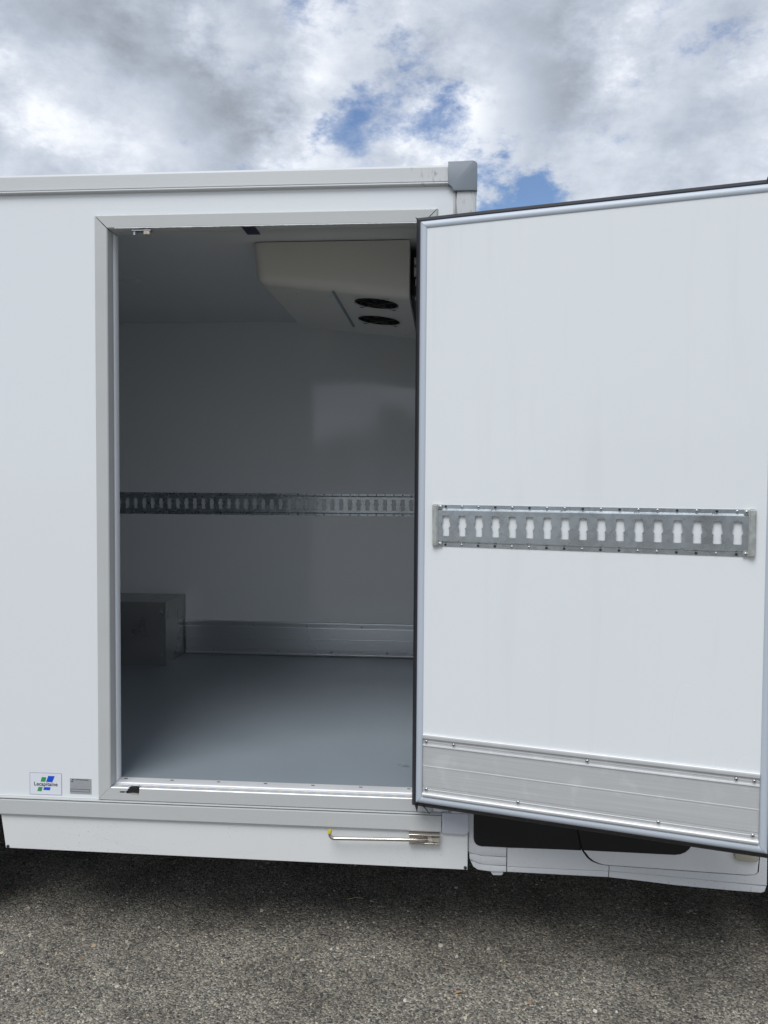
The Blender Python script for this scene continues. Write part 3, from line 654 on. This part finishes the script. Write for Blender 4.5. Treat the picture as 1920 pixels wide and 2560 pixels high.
# ------------------------------------------------------------------ the cargo door, swung out
DX, DY, DA = -.0865, -.0956, .2654
door_m = Matrix.Translation((DX, DY, 0)) @ Matrix.Rotation(-DA, 4, 'Z')
DW, DZ0, DZ1 = .997, .6005, 2.3930
bm = bmesh.new(); bm_box(bm, .015, DW-.015, .0035, .058, DZ0+.012, DZ1-.012)
door = from_bm('cargo_door', bm, 'door_panel', truck, TI)
door.matrix_basis = door_m
mitred('door_profile', 0, DW, DZ0, DZ1, [(0,.045),(0,.007),(.0022,.0016),(.0070,-.0016),(.0150,-.0016),(.0205,.0008),(.0228,.0032),(.0228,.02)], 'door_alu', door, gap=.0005)
mitred('gasket', 0, DW, DZ0, DZ1, [(.001,.013),(-.006,.0115),(-.0130,.017),(-.0185,.026),(-.0215,.036),(-.0210,.047),(.001,.047)], 'rubber', door, gap=.0002)
box('outer_skin', (-.023,DW+.023), (.0475,.062), (DZ0-.030,DZ1+.022), 'rubber', door, bevel=.004)
# drooping rubber tips at the hinge side corners
prism('gasket_tip', [(-.004,DZ0-.008),(.004,DZ0-.016),(.0015,DZ0-.034),(-.0005,DZ0-.030),(-.006,DZ0-.012)], .014, .020, 'rubber', door)
tube('gasket_tip', [(.016,.018,DZ0-.010),(.028,.018,DZ0-.020),(.042,.020,DZ0-.037)], [.0025,.0018,.0012], 'rubber', door, n=6)
prism('gasket_tip', [(-.021,DZ1+.020),(-.010,DZ1+.014),(.010,DZ1+.013),(.004,DZ1+.006),(-.012,DZ1+.004)], .020, .030, 'rubber', door)
box('gasket_clip', (DW-.040,DW-.012), (.012,.040), (DZ1+.004,DZ1+.022), 'rubber', door, bevel=.003)
# lashing rail on the door
dslots = [.0913+.0508*i for i in range(17)]
lashing_rail('lashing_rail', .0665, .9315, dslots, [(.0913+.0508*2.8+.0508*4*i, .0490) for i in range(4)]+[(.0913+.0508*.8+.0508*4.15*i, -.0490) for i in range(4)], door, None, 1.4690, .0035)
for i, s in enumerate(dslots):
    put('screw', M_SCR if (i*7) % 5 in (2, 3, 4) else M_SCRD, (s-.002, .0012, 1.4690+.0580), door)
    put('screw', M_SCRD if (i*5) % 7 < 4 else M_SCR, (s-.002, .0012, 1.4690-.0580), door)
for x0_, x1_, sg in ((.0488,.0672,1),(.9308,.9490,-1)):
    bm = bmesh.new(); bm_box(bm, x0_, x1_, -.0098, .0036, 1.4050, 1.5335)
    bmesh.ops.bevel(bm, geom=bm.edges[:], offset=.003, segments=3, affect='EDGES')
    from_bm('rail_end_cap', bm, 'zinc', door, None, 40)
    for zz in (1.5258, 1.4130):
        xa, xb = (x1_-.004, x1_+.0125) if sg > 0 else (x0_-.0125, x0_+.004)
        box('cap_tab', (xa, xb), (-.0042,.0030), (zz-.0072, zz+.0072), 'zinc', door, bevel=.002)
        put('screw', M_SCRS, ((xa+xb)/2+sg*.002, -.0042, zz), door)
# kick plate and its rivets
extrude('kick_plate', kick_section(.6225, .0030), 'X', .0236, .9734, 'kick', door)
for x_ in (.0346,.1217,.5195,.9151,.9598): put('rivet', M_RIV, (x_, .0018, .7972), door)
for x_ in (.0356,.3209,.5195+.0,.7169,.9589):
    if x_ != .5195: put('rivet', M_RIV, (x_, .0014, .6477), door)
# hinges to the frame
for zz in (.78, 1.5, 2.22):
    h = tbox('hinge', (-.074,-.034), (-.034,-.0025), (zz-.05, zz+.05), 'alu', .003)

# ------------------------------------------------------------------ door holder bar
br = prism('holder_bracket', [(-.108,.4625),(-.0095,.4625),(-.0095,.4665),(-.108,.4665)], -.022, .006, 'steel', truck, TI, .0008, 1)
sub(prism('bracket_plate', [(-.108,.4320),(-.0095,.4320),(-.0095,.4615),(-.108,.4615)], -.0005, .005, 'steel', None, None, .0008, 1), br)
sub(prism('bracket_lip', [(-.108,.4310),(-.0095,.4310),(-.0095,.4375),(-.108,.4375)], -.018, -.001, 'steel', None, None, .0008, 1), br)
sub(prism('bracket_lip', [(-.030,.4400),(-.0095,.4380),(-.0095,.4560),(-.036,.4540)], -.014, -.001, 'beige', None, None, .001, 1), br)
bar = [(-.050,-.012,.4490),(-.064,-.022,.4505),(-.085,-.026,.4510),(-.140,-.028,.4508),(-.250,-.030,.4490),(-.350,-.031,.4470)]
bar += [(-.350+ -.014*math.sin(R(a)), -.031, .4470+.014*(1-math.cos(R(a)))) for a in (20,40,60,80)] + [(-.3645,-.031,.4650)]
hb = tube('holder_bar', bar, .0055, 'steel', truck, TI, n=14)
sub(tube('yellow_sleeve', [(-.3645,-.031,.4630),(-.3640,-.030,.4690),(-.3615,-.029,.4745)], [.0064,.0066,.0058], 'yellow', None), hb)

# ------------------------------------------------------------------ stickers
def rrect(x0, x1, z0, z1, r):
    return arc(x1-r,z1-r,r,0,90,4)+arc(x0+r,z1-r,r,90,180,4)+arc(x0+r,z0+r,r,180,270,4)+arc(x1-r,z0+r,r,270,360,4)
PF = .006     # outer face of the side wall
lg = prism('logo_sticker', rrect(-1.3915,-1.2790,.5385,.6140,.003), PF-.0006, PF+.0002, 'ink_grey', truck, TI)
sub(prism('sticker_face', rrect(-1.3895,-1.2810,.5405,.6120,.002), PF-.0010, PF-.0005, 'sticker', None), lg)
LX = lambda px: -1.3913+(px-115)/742*.1124
LZ = lambda pz: .6144-(pz-200)/545*.0755
def para(pts, mat): sub(prism('logo_mark', [(LX(a), LZ(c)+ (a-115)/742*.0015) for a, c in pts], PF-.0015, PF-.0009, mat, None), lg)
para([(370,425),(475,428),(500,318),(398,315)], 'ink_green'); para([(497,430),(640,435),(694,285),(545,283)], 'ink_blue')
para([(290,660),(385,665),(417,560),(322,557)], 'ink_green'); para([(430,630),(580,635),(598,562),(450,560)], 'ink_blue')
sub(text_obj('lettering', 'Lecapitaine', .0178, -1.3350, LZ(522), PF-.0012, 'ink_dark', None, None, .00030, 1.0), lg)
dp = prism('data_plate', rrect(-1.2506,-1.1762,.5460,.5983,.0008), PF-.0008, PF+.0002, 'plate_grey', truck, TI)
PX = lambda px: -1.2506+(px-1045)/495*.0744
PZ = lambda pz: .5983-(pz-345)/372*.0523
def bar2(x0, x1, z0, z1, mat='ink_grey'): sub(prism('printed_line', [(PX(x0),PZ(z1)),(PX(x1),PZ(z1)),(PX(x1),PZ(z0)),(PX(x0),PZ(z0))], PF-.0012, PF-.0007, mat, None), dp)
sub(prism('logo_mark', [(PX(1085),PZ(390)),(PX(1125),PZ(392)),(PX(1140),PZ(368)),(PX(1095),PZ(368))], PF-.0012, PF-.0007, 'ink_dark', None), dp)
sub(prism('logo_mark', [(PX(1068),PZ(432)),(PX(1110),PZ(434)),(PX(1125),PZ(416)),(PX(1078),PZ(414))], PF-.0012, PF-.0007, 'ink_dark', None), dp)
sub(text_obj('lettering', 'LECAPITAINE INDUSTRIE', .0042, PX(1170), PZ(384), PF-.0010, 'ink_dark', None, None, .00008, .95, 'LEFT'), dp)
for x0_, x1_, zz in ((1170,1320,405),(1170,1320,425),(1170,1360,447),(1060,1230,480),(1060,1225,507),(1280,1430,507),(1060,1235,532),(1280,1410,532),(1060,1245,555),(1280,1350,555),(1060,1090,578),(1125,1150,578),(1070,1195,625),(1225,1305,627),(1070,1170,648)): bar2(x0_, x1_, zz-4, zz+3)
for a in ((1055,1500,600,608),(1055,1500,658,664),(1055,1060,600,664),(1495,1500,600,664)): bar2(*a, 'ink_dark')

# ------------------------------------------------------------------ cab side beside the box
body = [(.095,.36),(.095,2.12),(.30,2.20),(.95,2.20),(1.35,2.10),(2.05,1.32),(2.75,1.12),(2.98,.95),(3.02,.42),(2.9,.34),(1.93,.34)]+arc(1.46,.36,.46,0,180,12)+[(.98,.36)]
prism('cab_body', body, .034, YB+.02, 'cab', truck, TI, .05, 4)
GA, GB = .018, .034
seamL = [(.4290,.60),(.4290,.4870),(.4452,.4230),(.4530,.4100),(.4655,.3925),(.4800,.3820),(.4985,.3756),(.5150,.3735),(.5335,.3728)]
seamR = [(.4318,.60),(.4318,.4875),(.4500,.4255),(.4595,.4130),(.4715,.3968),(.4845,.3868),(.5005,.3795),(.5160,.3765),(.5345,.3750)]
def cab(name, pts, mat='cab_low', y0=GA, bevel=.003): return prism(name, pts, y0, GB+.01, mat, truck, TI, bevel, 3)
tbox('sill_core', (.094,1.022), (.040,.30), (.338,.60), 'black', 0)
tbox('splash_guard', (.099,1.00), (.0265,.036), (.375,.70), 'mould', 0)
cab('corner_pillar', [(.0832,.80),(.0985,.80),(.0985,.4450),(.1010,.4330),(.1070,.4250),(.1150,.4212),(.1240,.4200),(.2075,.4188),(.2075,.3872),(.1300,.3884),(.1040,.3912),(.0860,.3965),(.0832,.4000)])
cab('corner_cladding', [(.0862,.3955),(.1040,.3896),(.1300,.3868),(.2075,.3856),(.2075,.3574),(.1500,.3590),(.1200,.3622),(.1000,.3675),(.0880,.3745)])
cab('corner_cladding', [(.0895,.3715),(.1010,.3652),(.1200,.3604),(.1500,.3572),(.2075,.3556),(.2075,.3366),(.1500,.3380),(.1154,.3400),(.1000,.3500)])
cab('sill_panel', [(.2098,.3558),(.5335,.3548),(.5335,.3722)]+seamL[::-1][1:-2]+[(.4440,.4188),(.2098,.4188)])
cab('sill_panel', [(.2098,.3364),(.5335,.3334),(.5335,.3532),(.2098,.3542)], y0=GA+.002)
cab('cab_door', seamR[::-1][:-2]+[(.4505,.4195),(.7400,.4178),(.7560,.4200),(.7720,.4270),(.7830,.4370),(.7905,.4480),(.7935,.4650),(.7935,.70),(.9990,.70),(1.000,.42),(.996,.372),(.988,.3635),(.96,.3625),(.75,.3690)], 'cab')
cab('sill_panel', [(.5355,.3722),(.75,.3660),(.96,.3596),(.990,.3605),(1.003,.3700),(1.0045,.50),(1.0250,.50),(1.0265,.3290),(.90,.3370),(.75,.3455),(.60,.3530),(.5355,.3545)])
cab('sill_panel', [(.5355,.3334),(.62,.3285),(.75,.3178),(.90,.3100),(1.0100,.3045),(1.0205,.3090),(1.0255,.3262),(.90,.3352),(.75,.3438),(.60,.3514),(.5355,.3530)], y0=GA+.002)
cab('side_moulding', [(.0992,.60),(.4285,.60),(.4285,.4872),(.4440,.4200),(.1250,.4206),(.1160,.4222),(.1085,.4262),(.1030,.4340),(.1004,.4455)][::-1], 'mould', GA-.004, .002)
cab('side_moulding', [(.4325,.60),(.4325,.4880),(.4500,.4205),(.7400,.4186),(.7555,.4208),(.7710,.4277),(.7820,.4377),(.7895,.4485),(.7925,.4655),(.7925,.60)], 'mould', GA-.004, .002)
prism('door_pad', [(.9220,.440),(.9220,.424)]+[(.934+p[0],.424+p[1]) for p in arc(0,0,.012,190,265,4)]+[(.960,.4100),(.980,.4105)]+[(.985+p[0],.4195+p[1]) for p in arc(0,0,.009,-80,0,4)]+[(.994,.440)], .004, .020, 'beige', truck, TI, .003)
hk = prism('jacking_hook', [(.1530,.3390),(.1610,.3250),(.1660,.3205),(.1930,.3215),(.1975,.3260),(.1985,.3390),(.1890,.3390),(.1860,.3325),(.1720,.3320),(.1690,.3390)], .026, .036, 'cab_low', truck, TI, .002)
# cab window (behind the open door)
prism('cab_window', [(.45,1.25),(1.45,1.25),(1.30,1.80),(1.10,1.98),(.45,1.98)], .028, .036, 'glass', truck, TI, .003)

# ------------------------------------------------------------------ across the yard, seen as a reflection in the glossy far wall
M['leaf'] = vary(material('leaves', (.05,.085,.03), .6), .8, (1,1,1), .45, .1)
M['bark'] = vary(material('bark', (.10,.08,.06), .9), 8, (1,1,.3), .3, .05)
M['render'] = vary(material('pale_cladding', (.48,.49,.50), .6), .7, (1,1,.3), .06, .05)
def tree(x, y, h, r, label):
    root = bpy.data.objects.new('tree', None); root.location = (x, y, 0); COL.objects.link(root)
    root['label'] = label; root['category'] = 'tree'; root['group'] = 'trees across the yard'
    tube('trunk', [(0,0,0),(.05,0,h*.25),(-.05,.1,h*.5),(.1,0,h*.8)], [.22,.17,.12,.05], 'bark', root, n=8)
    bm = bmesh.new()
    lumps = [(Vector((random.gauss(0,r*.5), random.gauss(0,r*.5), h*.62+random.gauss(0,h*.14))), r*random.uniform(.3,.55)) for _ in range(14)]
    for k in range(1500):
        c, rr = random.choice(lumps); d = Vector((random.gauss(0,1), random.gauss(0,1), random.gauss(0,1))).normalized()*rr*random.uniform(.6,1.05)
        p = c+d; a = Vector((random.gauss(0,1), random.gauss(0,1), random.gauss(0,1))).normalized(); b_ = a.orthogonal().normalized(); sz = random.uniform(.10,.22)
        bm.faces.new([bm.verts.new(p+v_*sz) for v_ in (a, b_*.7, -a, -b_*.7)])
    from_bm('crown', bm, 'leaf', root)
tree(-6.2,-40,4.6,1.7,'lower tree reflected at the left of the bright patch on the inner wall')
tree(-3.6,-41,6.6,2.2,'tallest tree reflected beside the bright patch on the inner wall')
tree(-1.6,-39,6.0,1.9,'tree reflected next to the open door edge on the inner wall')
bd = bpy.data.objects.new('warehouse', None); bd.location = (2,-52,0); COL.objects.link(bd); bd['label'] = 'low pale warehouse reflected behind the trees in the inner wall'; bd['category'] = 'building'
box('wall', (-24,24), (-8,0), (0,4.6), 'render', bd, bevel=0)
box('roof', (-24.2,24.2), (-8.2,.2), (4.6,4.9), 'cap2', bd, bevel=0)
for k in range(6): box('loading_door', (-20+k*7,-16.6+k*7), (.002,.06), (0,3.2), 'rail', bd, bevel=0)

# ------------------------------------------------------------------ wheels
def wheel(x, y, w, r):
    def lathe(name, prof, mat, parent=None, inv=None):
        bm = bmesh.new(); n = 40
        rings = [[bm.verts.new((x+rr*math.cos(6.283185*k/n), yy, r+rr*math.sin(6.283185*k/n))) for k in range(n)] for rr, yy in prof]
        for A, B in zip(rings, rings[1:]):
            for k in range(n): bm.faces.new((A[k], A[(k+1) % n], B[(k+1) % n], B[k]))
        return from_bm(name, bm, mat, parent, inv, 40)
    t_ = lathe('wheel', [(r*.58,y+.02),(r*.66,y+.004),(r*.86,y),(r*.96,y+.015),(r,y+.04),(r,y+w-.04),(r*.96,y+w-.015),(r*.86,y+w),(r*.58,y+w-.02)], 'rubber', truck, TI)
    sub(lathe('rim', [(.0001,y+.05),(r*.18,y+.045),(r*.2,y+.07),(r*.45,y+.09),(r*.56,y+.03),(r*.60,y+.018),(r*.60,y+w-.05)], 'cap2'), t_)
for x_ in (-2.02, 1.46):
    wheel(x_, .045, .215, .345); wheel(x_, YB-.20, .215, .345)
tbox('axle', (-2.07,-1.97), (.2,YB-.1), (.30,.40), 'black', .01)
tbox('axle', (1.41,1.51), (.2,YB-.1), (.30,.40), 'black', .01)
for x_ in (-2.02,):
    for y_ in (.028,): tbox('wheel_arch', (x_-.50,x_+.51), (y_+.27,y_+.29), (.34,.485), 'black', 0)

# descriptions of the parts that look different from the rest of the truck
PART_LABELS = {'cargo_door': 'open white cargo door with slotted rail and aluminium kick plate', 'corner_cap': 'grey plastic corner cap at the roof edge',
    'evaporator': 'cream ceiling cooling unit with two black fans', 'wheel_housing': 'dull metal box over the wheel in the cargo space',
    'logo_sticker': 'white sticker with green and blue logo marks', 'data_plate': 'small silver label with printed lines',
    'holder_bar': 'stainless bar with a yellow sleeved hook', 'side_moulding': 'black side moulding on the cab', 'cargo_floor': 'blue-grey resin floor',
    'tape': 'dark blue tape under the header', 'lock_recess': 'dark lock cut-out in the sill'}
for o in truck.children:
    k = o.name.split('.')[0]
    if k in PART_LABELS: o['label'] = PART_LABELS[k]
